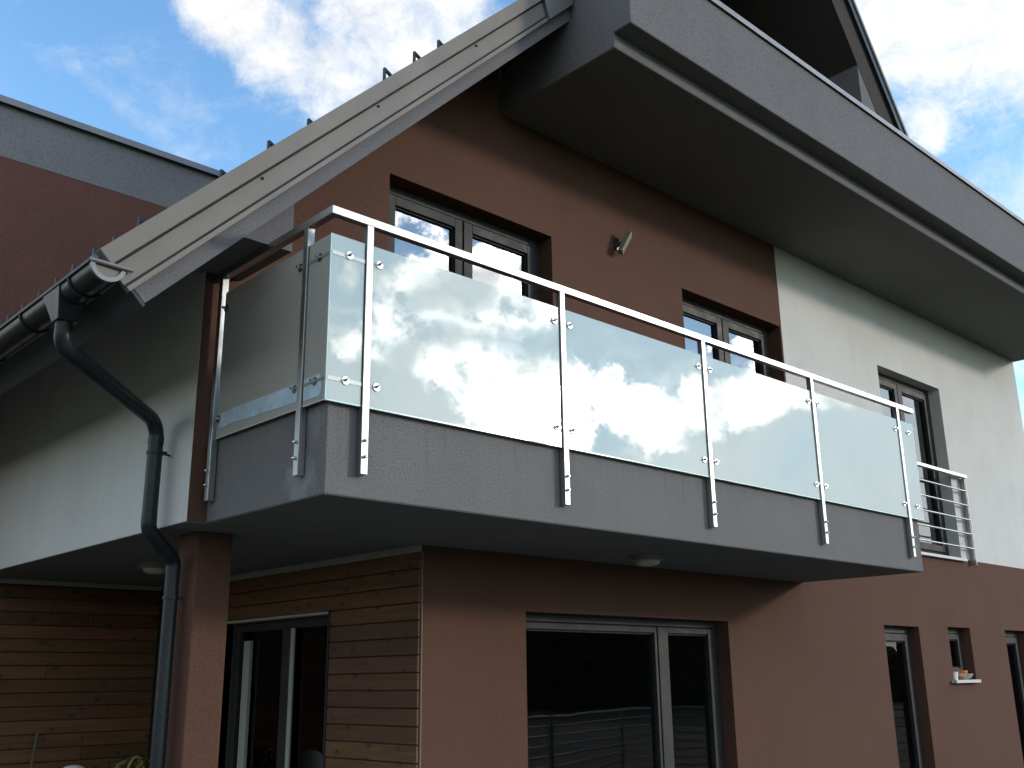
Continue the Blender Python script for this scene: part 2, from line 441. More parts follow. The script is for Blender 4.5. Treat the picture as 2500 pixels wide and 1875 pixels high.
m_film = simple('protective film', (0.48, 0.60, 0.72), 0.12, 0.0, 1.6, 0.18, 9)  # pale blue base colour holds the sky's reflection in the film
m_chip = simple('film remnant', (0.50, 0.53, 0.52), 0.4)
m_strip = simple('pale bracket bar', (0.62, 0.66, 0.63), 0.35)
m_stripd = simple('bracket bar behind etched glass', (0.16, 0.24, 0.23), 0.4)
m_floor_edge = simple('terracotta floor edge', (0.22, 0.10, 0.06), 0.8)
m_lampw = simple('opal lamp glass', (0.45, 0.44, 0.38), 0.25)
m_lampr = simple('lamp ring', (0.20, 0.20, 0.18), 0.4)
m_lampb = simple('wall lamp metal', (0.26, 0.23, 0.185), 0.4, 0.3)
m_sill = simple('pale metal sill', (0.55, 0.55, 0.53), 0.4)
m_bowl = simple('white ceramic', (0.72, 0.68, 0.58), 0.2)
m_orange = simple('orange pot', (0.62, 0.17, 0.02), 0.4)
m_bead = simple('corner bead', (0.26, 0.22, 0.18), 0.6)
m_pale = simple('pale profile', (0.34, 0.35, 0.31), 0.5)
m_chair = simple('pale wood', (0.42, 0.40, 0.28), 0.5)
m_stick = simple('weathered stick', (0.09, 0.085, 0.06), 0.8)
m_basket = simple('wicker', (0.30, 0.20, 0.08), 0.7)
m_leaf = simple('leaf', (0.09, 0.13, 0.03), 0.5, var=0.35)
m_can = simple('white plastic', (0.75, 0.77, 0.78), 0.35)
m_fencem = simple('galvanised fence', (0.36, 0.38, 0.38), 0.5, 0.5)

def wood(name, base, dark):
    M = Mat(name)
    oi = M.t.nodes.new('ShaderNodeObjectInfo')
    mp = M.t.nodes.new('ShaderNodeVectorMath'); mp.operation = 'ADD'
    off = M.t.nodes.new('ShaderNodeCombineXYZ')
    M.l.new(M.math('MULTIPLY', oi.outputs['Random'], 40.0), off.inputs[0]); M.l.new(M.math('MULTIPLY', oi.outputs['Random'], 23.0), off.inputs[1])
    M.l.new(M.geo.outputs['Position'], mp.inputs[0]); M.l.new(off.outputs[0], mp.inputs[1])
    v = mp.outputs[0]
    grain = M.noise(26, 5, 0.6, stretch=(0.06, 0.06, 1.0), dist=0.6, vec=v)
    fine = M.noise(150, 3, 0.6, stretch=(0.03, 0.03, 1.0), vec=v)
    col = M.mix(M.rng(grain, 0.3, 0.7), base, dark)
    col = M.mix(M.math('MULTIPLY', M.rng(fine, 0.4, 0.7), 0.35), col, tuple(d * 0.7 for d in dark))
    # knots
    vo = M.t.nodes.new('ShaderNodeTexVoronoi'); vo.inputs['Scale'].default_value = 5.5
    mpk = M.t.nodes.new('ShaderNodeMapping'); mpk.inputs['Scale'].default_value = (1.0, 1.0, 1.7); M.l.new(v, mpk.inputs['Vector']); M.l.new(mpk.outputs[0], vo.inputs['Vector'])
    kn = M.rng(M.math('ADD', vo.outputs['Distance'], M.math('MULTIPLY_ADD', grain, 0.16, -0.08)), 0.23, 0.11, 0, 0.9, True)
    col = M.mix(kn, col, (0.035, 0.016, 0.008))
    # each board its own tone
    hs = M.t.nodes.new('ShaderNodeHueSaturation')
    M.l.new(M.rng(oi.outputs['Random'], 0, 1, 0.66, 1.28), hs.inputs['Value']); M.l.new(M.rng(M.math('FRACT', M.math('MULTIPLY', oi.outputs['Random'], 7.3)), 0, 1, 0.494, 0.512), hs.inputs['Hue']); M.l.new(col, hs.inputs['Color'])
    M.color(hs.outputs[0]); M.set(Roughness=0.65)
    M.bump(M.math('ADD', grain, fine), 0.25, 0.004)
    return M.m
m_wood = wood('larch boards', (0.160, 0.068, 0.027), (0.085, 0.034, 0.013))
m_eave = simple('dark eave board', (0.035, 0.041, 0.045), 0.7)
m_backing = simple('cladding backing', (0.05, 0.055, 0.055), 0.8)

def ground_mat(name, a, b, scale):
    M = Mat(name)
    M.color(M.mix(M.rng(M.noise(scale, 8, 0.65), 0.35, 0.65), a, b)); M.set(Roughness=0.95)
    M.bump(M.noise(scale * 8, 5, 0.7), 0.5, 0.05)
    return M.m
m_lawn = ground_mat('lawn', (0.062, 0.068, 0.030), (0.100, 0.103, 0.052), 0.8)
m_asph = ground_mat('asphalt', (0.05, 0.05, 0.05), (0.085, 0.083, 0.08), 2.0)
m_pave = ground_mat('paving', (0.14, 0.137, 0.13), (0.20, 0.196, 0.187), 3.0)
m_hill = ground_mat('wooded hill', (0.012, 0.014, 0.008), (0.035, 0.032, 0.018), 0.05)
m_tree = simple('hedge foliage', (0.035, 0.045, 0.016), 0.8, var=0.5, scale=1.5)

# ------------------------------------------------------------------ ground
def sheet(name, mat, x0, x1, y0, y1, z, n=1):
    b = MB(); b.poly([(x0, y0, z), (x1, y0, z), (x1, y1, z), (x0, y1, z)], [(0, 1, 2, 3)])
    o = b.build(name, mat); o['kind'] = 'structure'; return o
sheet('ground', m_lawn, -900, 900, -900, 900, -0.02)
sheet('road', m_asph, 8.0, 200, -16.2, -11.6, -0.012)
sheet('path', m_pave, -4.0, 14.0, -3.0, 4.9, -0.008)
# low wooded hill far out in front, seen only in the panes
b = MB(); ring = []
nh = 90
for i in range(nh + 1):
    a = R(-175 + 170 * i / nh)
    h = 9 + 5 * math.sin(i * 0.31) + 3 * math.sin(i * 0.83 + 1) + random.uniform(-.5, .5)
    ring.append((a, h))
for a, h in ring:
    for rr, hh in ((240, -1), (300, h * .8), (380, h * 1.1), (480, -1)):
        b.v.append((rr * math.cos(a), rr * math.sin(a), hh))
for i in range(nh):
    for k in range(3):
        p = i * 4 + k; b.f.append([p, p + 1, p + 5, p + 4])
o = b.build('hill', m_hill, smooth=True); o['kind'] = 'structure'
# hedge row along the road, one mass of leaf clumps, mirrored in the ground floor glass
b = MB()
nc = 90
for i in range(nc + 1):
    t = i / nc; x = 26 + 62 * t; y = -20 - 24 * (1 - t)
    h_ = (6.3 + 1.2 * math.sin(x * .4) + .8 * math.sin(x * 1.3)) * (1.0 if x < 56 else .45) * 1.0 + random.uniform(-.25, .45)
    for (o_, k_) in ((1.6, 0), (1.5, .5), (.9, .85), (0, 1), (-1.5, .5), (-1.6, 0)):
        b.v.append((x + o_ * .36 + random.uniform(-.15, .15), y + o_ * .93 + random.uniform(-.2, .2), h_ * k_))
for i in range(nc):
    for k in range(5):
        p = i * 6 + k; b.f.append([p, p + 6, p + 7, p + 1])
for i in range(9000):
    t = random.random(); x = 26 + 62 * t; y = -20 - 24 * (1 - t) + random.uniform(-2, 2)
    hmax = (6.3 + 1.2 * math.sin(x * .4) + .8 * math.sin(x * 1.3)) * (1.0 if x < 56 else .45)
    z = random.uniform(0, 1) ** .8 * hmax
    s_ = random.uniform(.12, .32)
    u = Vector((random.uniform(-1, 1), random.uniform(-1, 1), random.uniform(-1, 1))).normalized() * s_
    w = u.orthogonal().normalized() * s_ * .7
    c = Vector((x, y, z))
    b.poly([c - u, c + w, c + u, c - w], [(0, 1, 2, 3)])
o = b.build('tree_line', m_tree); tag(o, 'dark hedge and bushes beyond the road, mirrored in the ground floor glass', 'hedge', kind='stuff')

# ------------------------------------------------------------------ house
YW = 1.17
house = thing('house', (6.0, YW, 0), 'modern house with brown, white and grey plaster, long balcony and steep gable roof', 'house')
RO = 4.13                                 # lower edge line of the left roof: z = x + RO
def rtop(x): return x + RO + 0.10 if x < 2.217 else 5.912
# brown upper wall
xs = [-0.108, 1.175, 2.215, 2.219, 2.757, 4.421, 6.006, 6.028]
zs = [2.5, 2.955, 5.03, 5.91, 6.45]
def hole_u(x, z):
    return 2.955 < z < 5.03 and (1.175 < x < 2.757 or 4.421 < x < 6.006)
wall_grid(xs, zs, hole_u, YW, YW + .30, rtop).build('wall', m_brown, house)
# white upper wall, 3 mm proud
xs = [6.028, 7.97, 9.506, 12.07]
wall_grid(xs, [2.952, 2.957, 5.03, 5.912], lambda x, z: 7.97 < x < 9.506 and 2.957 < z < 5.03, YW - .003, YW + .30).build('wall', m_white, house)
# brown ground floor wall
xs = [1.503, 2.409, 4.771, 6.028, 7.459, 8.221, 8.909, 9.475, 10.45, 11.12, 12.07]
zs = [0.0, 0.10, 1.60, 2.111, 2.150, 2.167, 2.497, 2.950]
def hole_g(x, z):
    if x < 6.028 and z > 2.497: return True
    if 2.409 < x < 4.771 and z < 2.111: return True
    if 7.459 < x < 8.221 and 0.10 < z < 2.150: return True
    if 8.909 < x < 9.475 and 1.60 < z < 2.167: return True
    if 10.45 < x < 11.12 and 0.10 < z < 2.167: return True
    return False
wall_grid(xs, zs, hole_g, YW, YW + .30).build('wall', m_brown, house)
# side wall under the eave: white, faces left
b = MB(); b.prism([(YW + .003, 2.5), (4.9, 2.5), (4.9, 4.10), (YW + .003, 4.10)], 'x', -0.11, 0.15)
b.build('wall', m_white, house)
# remaining shell: right, back and inner walls
MB().box(11.80, 12.067, YW + .301, 9.0, 0, 5.912).build('wall', m_white, house)
MB().box(1.80, 11.80, 8.7, 9.0, 0, 5.912).build('wall', m_room, house)
MB().box(6.2, 6.32, 1.6, 8.7, 0, 5.9).build('partition', m_room, house)
# floor plates
MB().box(0.152, 11.79, YW + .302, 8.69, 2.502, 2.90).build('floor', m_room, house)
MB().box(1.81, 11.79, YW + .302, 8.69, -0.05, 0.0).build('floor', m_room, house)
# porch ceiling over the left side
MB().box(-0.106, 1.60, YW + .001, 4.898, 2.4962, 2.4992).build('porch_ceiling', m_soff, house)

# balcony slab
b = MB(); b.box(0.0, 6.0, 0.0, YW - .001, 2.5, 2.948)
balc = b.build('balcony_slab', m_slab, house, bevel=.006)
MB().box(0.004, 5.996, 0.004, YW - .003, 2.4975, 2.4995).build('soffit', m_soff, balc)
MB().box(-0.006, 6.0, -0.006, YW - .004, 2.9485, 2.957).build('floor_edge', m_floor_edge, balc)

# upper terrace: stepped slab and parapet
b = MB()
b.prism([(-0.015, 5.912), (YW + .0, 5.912), (YW + .0, 6.70), (-0.172, 6.70), (-0.172, 6.032), (-0.015, 6.032)], 'x', 2.22, 12.10)
terr = b.build('terrace_slab', m_grey, house, bevel=.006)
MB().box(2.224, 12.096, -0.011, YW - .004, 5.9095, 5.9115).build('soffit', m_soff, terr)
MB().box(2.224, 12.096, -0.168, -0.017, 6.0295, 6.0315).build('soffit', m_soff, terr)
b = MB(); b.box(2.21, 12.13, -0.195, 0.10, 6.705, 6.735); b.box(2.21, 12.13, -0.195, -0.189, 6.685, 6.705)
b.build('parapet_cap', m_capm, terr, bevel=.002)
MB().box(2.30, 12.06, YW + .01, 9.0, 5.915, 6.30).build('flat_roof', m_room, house)

# roof: left slope as a slanted slab ending square to the slope
X_TIP, Z_TIP = -0.761, -0.761 + RO
XA, ZA = 5.67, 10.23
def roof_prof(t0, t1, e0, x1):
    """band between vertical offsets t0,t1 above the lower line; left end cut square through x+z = e0, right end at x1"""
    p = []
    xl0 = (e0 - RO - t0) / 2; xl1 = (e0 - RO - t1) / 2
    return [(xl0, xl0 + RO + t0), (x1, x1 + RO + t0), (x1, x1 + RO + t1), (xl1, xl1 + RO + t1)]
E_PL = 2.603
b = MB(); b.prism(roof_prof(0.0, 0.335, E_PL, 5.70), 'y', 0.40, 14.0)
roof = b.build('roof', m_grey, house)
# box closing the overhang beside the gable wall
b = MB(); b.prism([(-0.210, 3.946), (0.113, 3.946), (0.113, 4.31), (0.09, 4.31), (-0.215, 4.0)], 'y', 0.60, YW + .05)
b.build('eave_box', m_grey, roof)
MB().prism([(-0.205, 3.9448), (0.110, 3.9448), (0.110, 3.946), (-0.205, 3.946)], 'y', 0.604, YW - .001).build('soffit', m_soff, roof)
# eave board at the end of the slab
xl = (E_PL - .012 - RO) / 2
b = MB(); b.prism([(xl + .01 - .0, xl + RO + .0), (xl + .0, xl + RO - .014 + .0), (xl - .17, xl + RO + .157), (xl - .16, xl + RO + .167)], 'y', 0.402, 4.89)
b.build('eave_board', m_eave, roof)
b = MB(); b.prism([(-0.900, 3.44), (-0.885, 3.445), (-0.93, 3.56), (-0.945, 3.555)], 'y', 0.44, 4.89)
b.build('drip_flashing', m_fascia, roof)
# tile courses: stepped strips up the slope
b = MB(); step = 0.24
x = -0.995
while x < 5.6:
    z = x + RO + .335
    c = step / math.sqrt(2) * 1.06
    b.prism([(x, z + .0), (x + c, z + c), (x + c, z + c + .045), (x, z + .10)], 'y', 0.405, 14.0)
    x += step / math.sqrt(2)
b.build('tile_courses', m_tile, roof)['kind'] = 'stuff'
# sheet metal verge: two bands, drip lip, dark joint, screws
E_M = 2.537
verge = MB().prism(roof_prof(0.152, 0.300, E_M, 2.24), 'y', 0.372, 0.398).build('verge_flashing', m_fascia, roof, bevel=.002)
MB().prism(roof_prof(0.114, 0.150, E_M - .0, 2.24), 'y', 0.362, 0.398).build('drip_lip', m_fascia, verge, bevel=.003)
MB().prism(roof_prof(0.152, 0.166, E_M - .0, 2.24), 'y', 0.3705, 0.372).build('joint', m_seal, verge)
MB().prism(roof_prof(0.300, 0.336, E_M + .01, 5.6), 'y', 0.380, 0.398).build('joint', m_seal, verge)
MB().prism(roof_prof(0.316, 0.436, E_M - .0, 5.6), 'y', 0.345, 0.404).build('cover_flashing', m_fascia, verge, bevel=.003)
b = MB(); p = [(1.95, 1.95 + RO + .118), (2.20, 2.20 + RO + .118), (2.20, 2.20 + RO + .318), (1.90, 1.90 + RO + .318)]
b.prism(p, 'y', 0.340, 0.371); b.build('end_flashing', m_capm, verge, bevel=.003)
for sx in (-0.217, 0.504, 1.27):
    MB().lathe((sx, 0.371, sx + RO + .277), [(0.008, 0), (0.008, -.006), (0.003, -.009)], 10, 'y').build('screw', m_seal, verge, fix=True)
# snow guards along the verge and the eave
def guard(x, y, zb, h=.066):
    b = MB()
    b.box(x - .004, x + .008, y - .009, y + .009, zb - .03, zb + h)
    b.prism([(x + .008, zb + h), (x + .008, zb + h - .018), (x + .070, zb + .01), (x + .070, zb + .032)], 'y', y - .008, y + .008)
    return b
g0 = None
gp = [(-0.985, .50, 3.545), (-0.90, .50, 3.63), (-0.79, .50, 3.765), (-0.388, .50, 4.165), (-0.124, .50, 4.435), (0.116, .50, 4.665), (0.63, .50, 5.225), (0.858, .50, 5.445), (1.054, .50, 5.62)]
gp += [(-0.955, y, 3.580) for y in (.846, 1.074, 1.31, 1.56, 1.80, 2.04, 2.28, 2.52)]
for i, (x, y, z) in enumerate(gp):
    if g0 is None:
        g0 = guard(x, y, z).build('snow_guard', m_tile, roof, origin=(x, y, z)); p0 = Vector((x, y, z))
    else:
        dup(g0, roof, Vector((x, y, z)) - p0)
# right slope, steeper, over the terrace
sl = 1.447
def rz(x): return 8.774 - sl * (x - 6.678)
b = MB(); XR = 8.02
b.prism([(XA, rz(XA)), (XR, rz(XR)), (XR, rz(XR) - .62), (XA, rz(XA) - .62)], 'y', 0.40, 9.0)
roof2 = b.build('roof', m_dark, house)
b = MB(); b.prism([(XA, rz(XA) + .10), (XR, rz(XR) + .10), (XR, rz(XR) - .06), (XA, rz(XA) - .06)], 'y', 0.36, 0.398)
b.build('verge_flashing', m_gutter, roof2, bevel=.003)
b = MB(); b.prism([(XA, rz(XA) + .17), (XR, rz(XR) + .17), (XR, rz(XR) + .10), (XA, rz(XA) + .10)], 'y', 0.345, 0.385)
b.build('cover_flashing', m_fascia, roof2, bevel=.003)
b = MB(); b.prism([(XA, rz(XA) + .22), (XR, rz(XR) + .22), (XR, rz(XR) + .17), (XA, rz(XA) + .17)], 'y', 0.39, 9.0)
b.build('tile_courses', m_tile, roof2)['kind'] = 'stuff'
# knee wall and back wall of the terrace
b = MB(); b.prism([(6.78, 6.70), (7.20, 6.70), (7.20, rz(7.2) - .615), (6.78, rz(6.78) - .615)], 'y', 0.405, 3.0)
b.build('knee_wall', m_grey, house)
b = MB(); b.prism([(2.3, 6.45), (6.9, 6.45), (6.9, 7.9), (5.67, 9.7), (2.3, 6.46)], 'y', 3.0, 3.2)
b.build('wall', m_brown, house)
# pillar of the porch
MB().box(0.10, 0.318, 1.45, 1.69, 0, 2.498).build('pillar', m_brown, house, bevel=.008)

# timber clad side wall with glazed door
bk = MB()
bk.prism([(1.20, 0), (2.19, 0), (2.19, 2.12), (3.70, 2.12), (3.70, 0), (4.90, 0), (4.90, 2.497), (1.20, 2.497)], 'x', 1.501, 1.80)
clad = bk.build('clad_wall', m_backing, house)
MB().box(1.470, 1.500, YW + .004, 4.86, 2.452, 2.4975).build('trim', m_trim, clad)
MB().box(1.4985, 1.5022, YW - .006, YW + .01, 0, 2.45).build('corner_bead', m_bead, clad)
boards = {}
def board(kind, b, z, parent):
    if kind not in boards:
        boards[kind] = (b.build('board', m_wood, parent, bevel=.003, origin=(0, 0, z)), z)
    else:
        o, z0 = boards[kind]
        dup(o, parent, (0, 0, z - z0))
PITCH = 0.1065
zz = 2.450
k = 0
while zz - PITCH > 0.0:
    z0, z1 = zz - PITCH + .007, zz
    jx = random.uniform(-.002, .002)
    if z0 > 2.11:
        MB().box(1.477 + jx, 1.4995, YW + .006, 4.86, z0, z1).build('board', m_wood, clad, bevel=.003)
    elif z1 > 2.11:
        MB().box(1.477 + jx, 1.4995, YW + .006, 2.17, z0, z1).build('board', m_wood, clad, bevel=.003)
        MB().box(1.477 + jx, 1.4995, 3.72, 4.86, z0, z1).build('board', m_wood, clad, bevel=.003)
    else:
        MB().box(1.477 + jx, 1.4995, YW + .006, 2.17, z0, z1).build('board', m_wood, clad, bevel=.003)
        MB().box(1.477 + jx, 1.4995, 3.72, 4.86, z0, z1).build('board', m_wood, clad, bevel=.003)
    zz -= PITCH
MB().box(1.470, 1.56, 2.172, 2.19, 0, 2.135).build('reveal', m_frame, clad)
MB().box(1.470, 1.56, 2.172, 3.718, 2.118, 2.1345).build('reveal', m_trim, clad)
MB().box(1.470, 1.56, 3.70, 3.718, 0, 2.118).build('reveal', m_frame, clad)

# ---- windows
def window(kind, x0, x1, z0, z1, panes, glass, yf=1.305, fw=.068, sw=.072, sill=None):
    """panes: list of (xa, xb, sash?) spans inside the frame"""
    f = MB()
    f.box(x0 + .001, x0 + fw, yf, yf + .07, z0 + .001, z1 - .001); f.box(x1 - fw, x1 - .001, yf, yf + .07, z0 + .001, z1 - .001)
    f.box(x0 + fw, x1 - fw, yf, yf + .07, z1 - fw, z1 - .001); f.box(x0 + fw, x1 - fw, yf, yf + .07, z0 + .001, z0 + fw)
    # inner step of the fixed frame
    wf = f.build(kind, m_frame, house, bevel=.003)
    g = MB()
    i0, i1 = .010, .018
    g.box(x0 + fw, x0 + fw + i0, yf + .018, yf + .068, z0 + fw, z1 - fw); g.box(x1 - fw - i0, x1 - fw, yf + .018, yf + .068, z0 + fw, z1 - fw)
    g.box(x0 + fw + i0, x1 - fw - i0, yf + .018, yf + .068, z1 - fw - i0, z1 - fw); g.box(x0 + fw + i0, x1 - fw - i0, yf + .018, yf + .068, z0 + fw, z0 + fw + i0)
    for (xa, xb, _s) in panes[:-1]:
        g.box(xb, xb + .014, yf + .018, yf + .068, z0 + fw + i0, z1 - fw - i0)
    g.build('seal', m_seal, wf)
    za, zb = z0 + fw + .008, z1 - fw - .008
    for (xa, xb, s) in panes:
        wl_, wr_ = s
        q = MB(); ys, ye = yf - .010, yf + .062
        q.box(xa, xa + wl_, ys, ye, za, zb); q.box(xb - wr_, xb, ys, ye, za, zb)
        q.box(xa + wl_, xb - wr_, ys, ye, zb - sw, zb); q.box(xa + wl_, xb - wr_, ys, ye, za, za + sw)
        q.build('sash', m_frame, wf, bevel=.004)
        r = MB(); gb = .012; xa2, xb2, za2, zb2 = xa + wl_, xb - wr_, za + sw, zb - sw
        r.box(xa2, xa2 + gb, yf + .010, yf + .05, za2, zb2); r.box(xb2 - gb, xb2, yf + .010, yf + .05, za2, zb2)
        r.box(xa2 + gb, xb2 - gb, yf + .010, yf + .05, zb2 - gb, zb2); r.box(xa2 + gb, xb2 - gb, yf + .010, yf + .05, za2, za2 + gb)
        r.build('glazing_bead', m_seal, wf)
        MB().box(xa2 + .002, xb2 - .002, yf + .028, yf + .036, za2 + .002, zb2 - .002).build('pane', glass, wf)
    if sill:
        MB().box(*sill).build('sill', m_sill, wf, bevel=.003)
    return wf
window('balcony_window', 1.175, 2.757, 2.955, 5.03, [(1.250, 1.940, (.072, .072)), (1.954, 2.682, (.085, .072))], m_wglass)
window('balcony_window', 4.421, 6.006, 2.955, 5.03, [(4.496, 5.185, (.072, .080)), (5.199, 5.931, (.095, .085))], m_wglass)
window('balcony_window', 7.97, 9.506, 2.957, 5.03, [(8.045, 8.66, (.072, .075)), (8.674, 9.431, (.10, .085))], m_wglass, sill=(7.95, 9.56, 1.12, 1.30, 2.925, 2.9565))
# floor-length glazing of the living room: wide fixed light and a sliding leaf
window('glazed_door', 2.409, 4.771, 0.0, 2.111, [(2.414, 3.955, (.06, .03)), (3.970, 4.715, (.125, .085))], m_dglass, yf=1.29, fw=.055, sw=.045)
window('slit_window', 7.459, 8.221, 0.10, 2.150, [(7.534, 8.146, (.07, .07))], m_dglass, yf=1.28)
window('slit_window', 8.909, 9.475, 1.60, 2.167, [(8.978, 9.405, (.06, .06))], m_dglass, yf=1.28, fw=.06, sw=.06, sill=(8.84, 9.46, 1.11, 1.275, 1.565, 1.599))
window('slit_window', 10.45, 11.12, 0.10, 2.167, [(10.525, 11.045, (.07, .07))], m_dglass, yf=1.28)
# pale roller guides inside the living room glazing
MB().box(4.56, 4.63, 1.375, 1.395, 0.05, 2.02).build('blind_guide', m_pale, house)
MB().box(3.90, 3.924, 1.345, 1.365, 0.05, 2.05).build('blind_guide', m_pale, house)
# side door
b = MB()
b.box(1.585, 1.655, 2.19, 2.26, 0, 2.118); b.box(1.585, 1.655, 3.63, 3.70, 0, 2.118); b.box(1.585, 1.655, 2.26, 3.63, 2.05, 2.118)
b.box(1.580, 1.655, 2.84, 2.97, 0, 2.05)
sd_ = b.build('side_door', m_frame, house, bevel=.004)
MB().box(1.572, 1.584, 2.79, 2.838, 0.02, 2.05).build('pale_profile', m_pale, sd_)
b = MB(); b.box(1.575, 1.60, 3.44, 3.54, 0.02, 1.98); b.build('pale_profile', m_pale, sd_)
MB().box(1.615, 1.623, 2.262, 2.838, 0.02, 2.048).build('pane', m_dglass, sd_)
MB().box(1.615, 1.623, 2.972, 3.628, 0.02, 2.048).build('pane', m_dglass, sd_)

# ------------------------------------------------------------------ wing behind the porch
wing = thing('house_wing', (-1.0, 4.9, 0), 'flat roofed brown wing with grey top band and larch boards below, behind the porch', 'building')
MB().box(-1.8, 2.3, 4.902, 11.0, 2.46, 6.145).build('wall', m_brown_lit, wing)
MB().box(-1.803, 2.303, 4.899, 11.003, 6.145, 6.66).build('top_band', m_grey_lit, wing)
b = MB(); b.box(-1.85, 2.35, 4.85, 11.05, 6.663, 6.70); b.box(-1.85, 2.35, 4.845, 4.850, 6.635, 6.70)
b.build('parapet_cap', m_capm, wing, bevel=.003)
cw = MB().box(-1.8, 1.795, 4.93, 11.0, 0, 2.455).build('clad_wall', m_backing, wing)
MB().box(-1.8, 1.468, 4.885, 4.929, 2.46, 2.497).build('trim', m_trim, wing)
zz = 2.452
while zz - PITCH > 0.0:
    jy = random.uniform(-.002, .002)
    xj = random.choice([-1.2, -0.6, -0.9, 0.55, 0.9])
    MB().box(xj + .002, 1.474, 4.905 + jy, 4.929, zz - PITCH + .007, zz).build('board', m_wood, cw, bevel=.003)
    MB().box(-1.8, xj - .002, 4.905 + jy, 4.929, zz - PITCH + .007, zz).build('board', m_wood, cw, bevel=.003)
    zz -= PITCH

# ------------------------------------------------------------------ balcony railing
br = thing('balcony_railing', (3.0, 0, 2.5), 'brushed steel railing with milky glass panels along the long balcony', 'railing')
YG = (-.034, -.018)
# handrail: front run and side run with a mitred corner
b = MB()
b.prism([(-.045, -.045), (6.09, -.045), (6.09, -.002), (-.002, -.002), (-.002, 1.15), (-.045, 1.15)], 'z', 3.900, 3.943)
b.build('handrail', m_rail, br, bevel=.0025)
PX = [.188, 1.590, 2.990, 4.390, 5.785]
p0 = None
def front_post(cx):
    b = MB(); b.box(cx - .02, cx + .02, -.045, -.006, 2.607, 3.8995)
    o = b.build('post', m_steel, br, bevel=.002, origin=(cx, 0, 2.607))
    for z in (2.772, 2.692):
        MB().lathe((cx, -.045, z), [(.0085, 0), (.0085, -.010), (.0075, -.016), (.004, -.019)], 14, 'y').build('bolt', m_polish, o, smooth=True, fix=True)
    return o
p0 = front_post(PX[0])
for x in PX[1:]: dup(p0, br, (x - PX[0], 0, 0))
def side_post(cy):
    b = MB(); b.box(-.045, -.006, cy - .02, cy + .02, 2.607, 3.8995)
    o = b.build('post', m_steel, br, bevel=.002, origin=(0, cy, 2.607))
    for z in (2.772, 2.692):
        MB().lathe((-.045, cy, z), [(.0085, 0), (.0085, -.010), (.0075, -.016), (.004, -.019)], 14, 'x').build('bolt', m_polish, o, smooth=True, fix=True)
    return o
s0 = side_post(.195); dup(s0, br, (0, 1.100 - .195, 0))
# glass panels
ZB, ZT = 2.946, 3.797
cuts = [-.036] + [x for p in PX for x in (p - .024, p + .024)] + [6.055]
for i in range(0, len(cuts), 2):
    xa, xb = cuts[i], cuts[i + 1]
    g = MB().box(xa, xb, YG[0], YG[1], ZB, ZT).build('glass_panel', m_frost, br, bevel=.001, origin=((xa + xb) / 2, -.026, (ZB + ZT) / 2))
    if i: g.rotation_euler = (R(random.uniform(-.10, .10)), 0, R(random.uniform(-.07, .07)))
    e = MB(); e.box(xa, xb, YG[0] - .0006, YG[1], ZB - .007, ZB - .0002)
    if i == 0: e.box(xa - .003, xa - .0002, YG[0] - .0006, YG[0] + .004, ZB - .003, ZT)
    if i == len(cuts) - 2: e.box(xb + .0002, xb + .004, YG[0] - .0006, YG[1], ZB - .003, ZT)
    e.build('polished_edge', m_edge, g)
ycuts = [-.0175, .195 - .024, .195 + .024, 1.100 - .024]
ycuts = [(-.0175, .171), (.219, 1.052)]
for ya, yb in ycuts:
    g = MB().box(-.034, -.018, ya, yb, ZB, ZT).build('glass_panel', m_frost_side, br, bevel=.001)
    e = MB(); e.box(-.0346, -.031, ya, yb, ZB - .003, ZB - .0002)
    e.build('polished_edge', m_edge, g)
# clamps: disc with a slotted bolt on every glass corner, front and side
def clamp_front(x, z):
    o = MB().lathe((x, YG[0], z), [(.0215, -.0005), (.0215, -.005), (.0200, -.0065)], 24, 'y').build('glass_clamp', m_satin, br, smooth=True, origin=(x, YG[0], z), fix=True)
    MB().tube([(x - .001, YG[0] - .006, z + .001), (x - .004, YG[0] - .026, z + .002)], [.0075, .0060], 12).build('clamp_bolt', m_bolt, o, smooth=True)
    return o
c0 = None
for x in PX:
    for dx in (-.066, .064):
        if x == PX[0] and dx < 0: dx = -.118
        if x == PX[-1] and dx > 0: dx = .165
        for z in (3.703, 3.052):
            if c0 is None: c0 = clamp_front(x + dx, z); q0 = Vector((x + dx, 0, z))
            else: dup(c0, br, Vector((x + dx, 0, z)) - q0)
def clamp_side(y, z):
    o = MB().lathe((-.034, y, z), [(.0215, -.0005), (.0215, -.005), (.0200, -.0065)], 24, 'x').build('glass_clamp', m_bolt, br, smooth=True, origin=(-.034, y, z), fix=True)
    MB().tube([(-.040, y, z), (-.062, y + .002, z + .002)], [.0085, .0075], 12).build('clamp_bolt', m_polish, o, smooth=True)
    return o
cs = None
for y in (.066, .247, 1.031):
    for z in (3.697, 3.051):
        if cs is None: cs = clamp_side(y, z); q0 = Vector((0, y, z))
        else: dup(cs, br, Vector((0, y, z)) - q0)
# flat bracket bars that carry the corner panel
for z in (3.697, 3.051):
    MB().box(-.032, .165, YG[0] - .0025, YG[0] - .0004, z - .010, z + .010).build('bracket_bar', m_strip, br)
    MB().box(-.0366, -.0344, -.012, .172, z - .008, z + .008).build('bracket_bar', m_stripd, br)
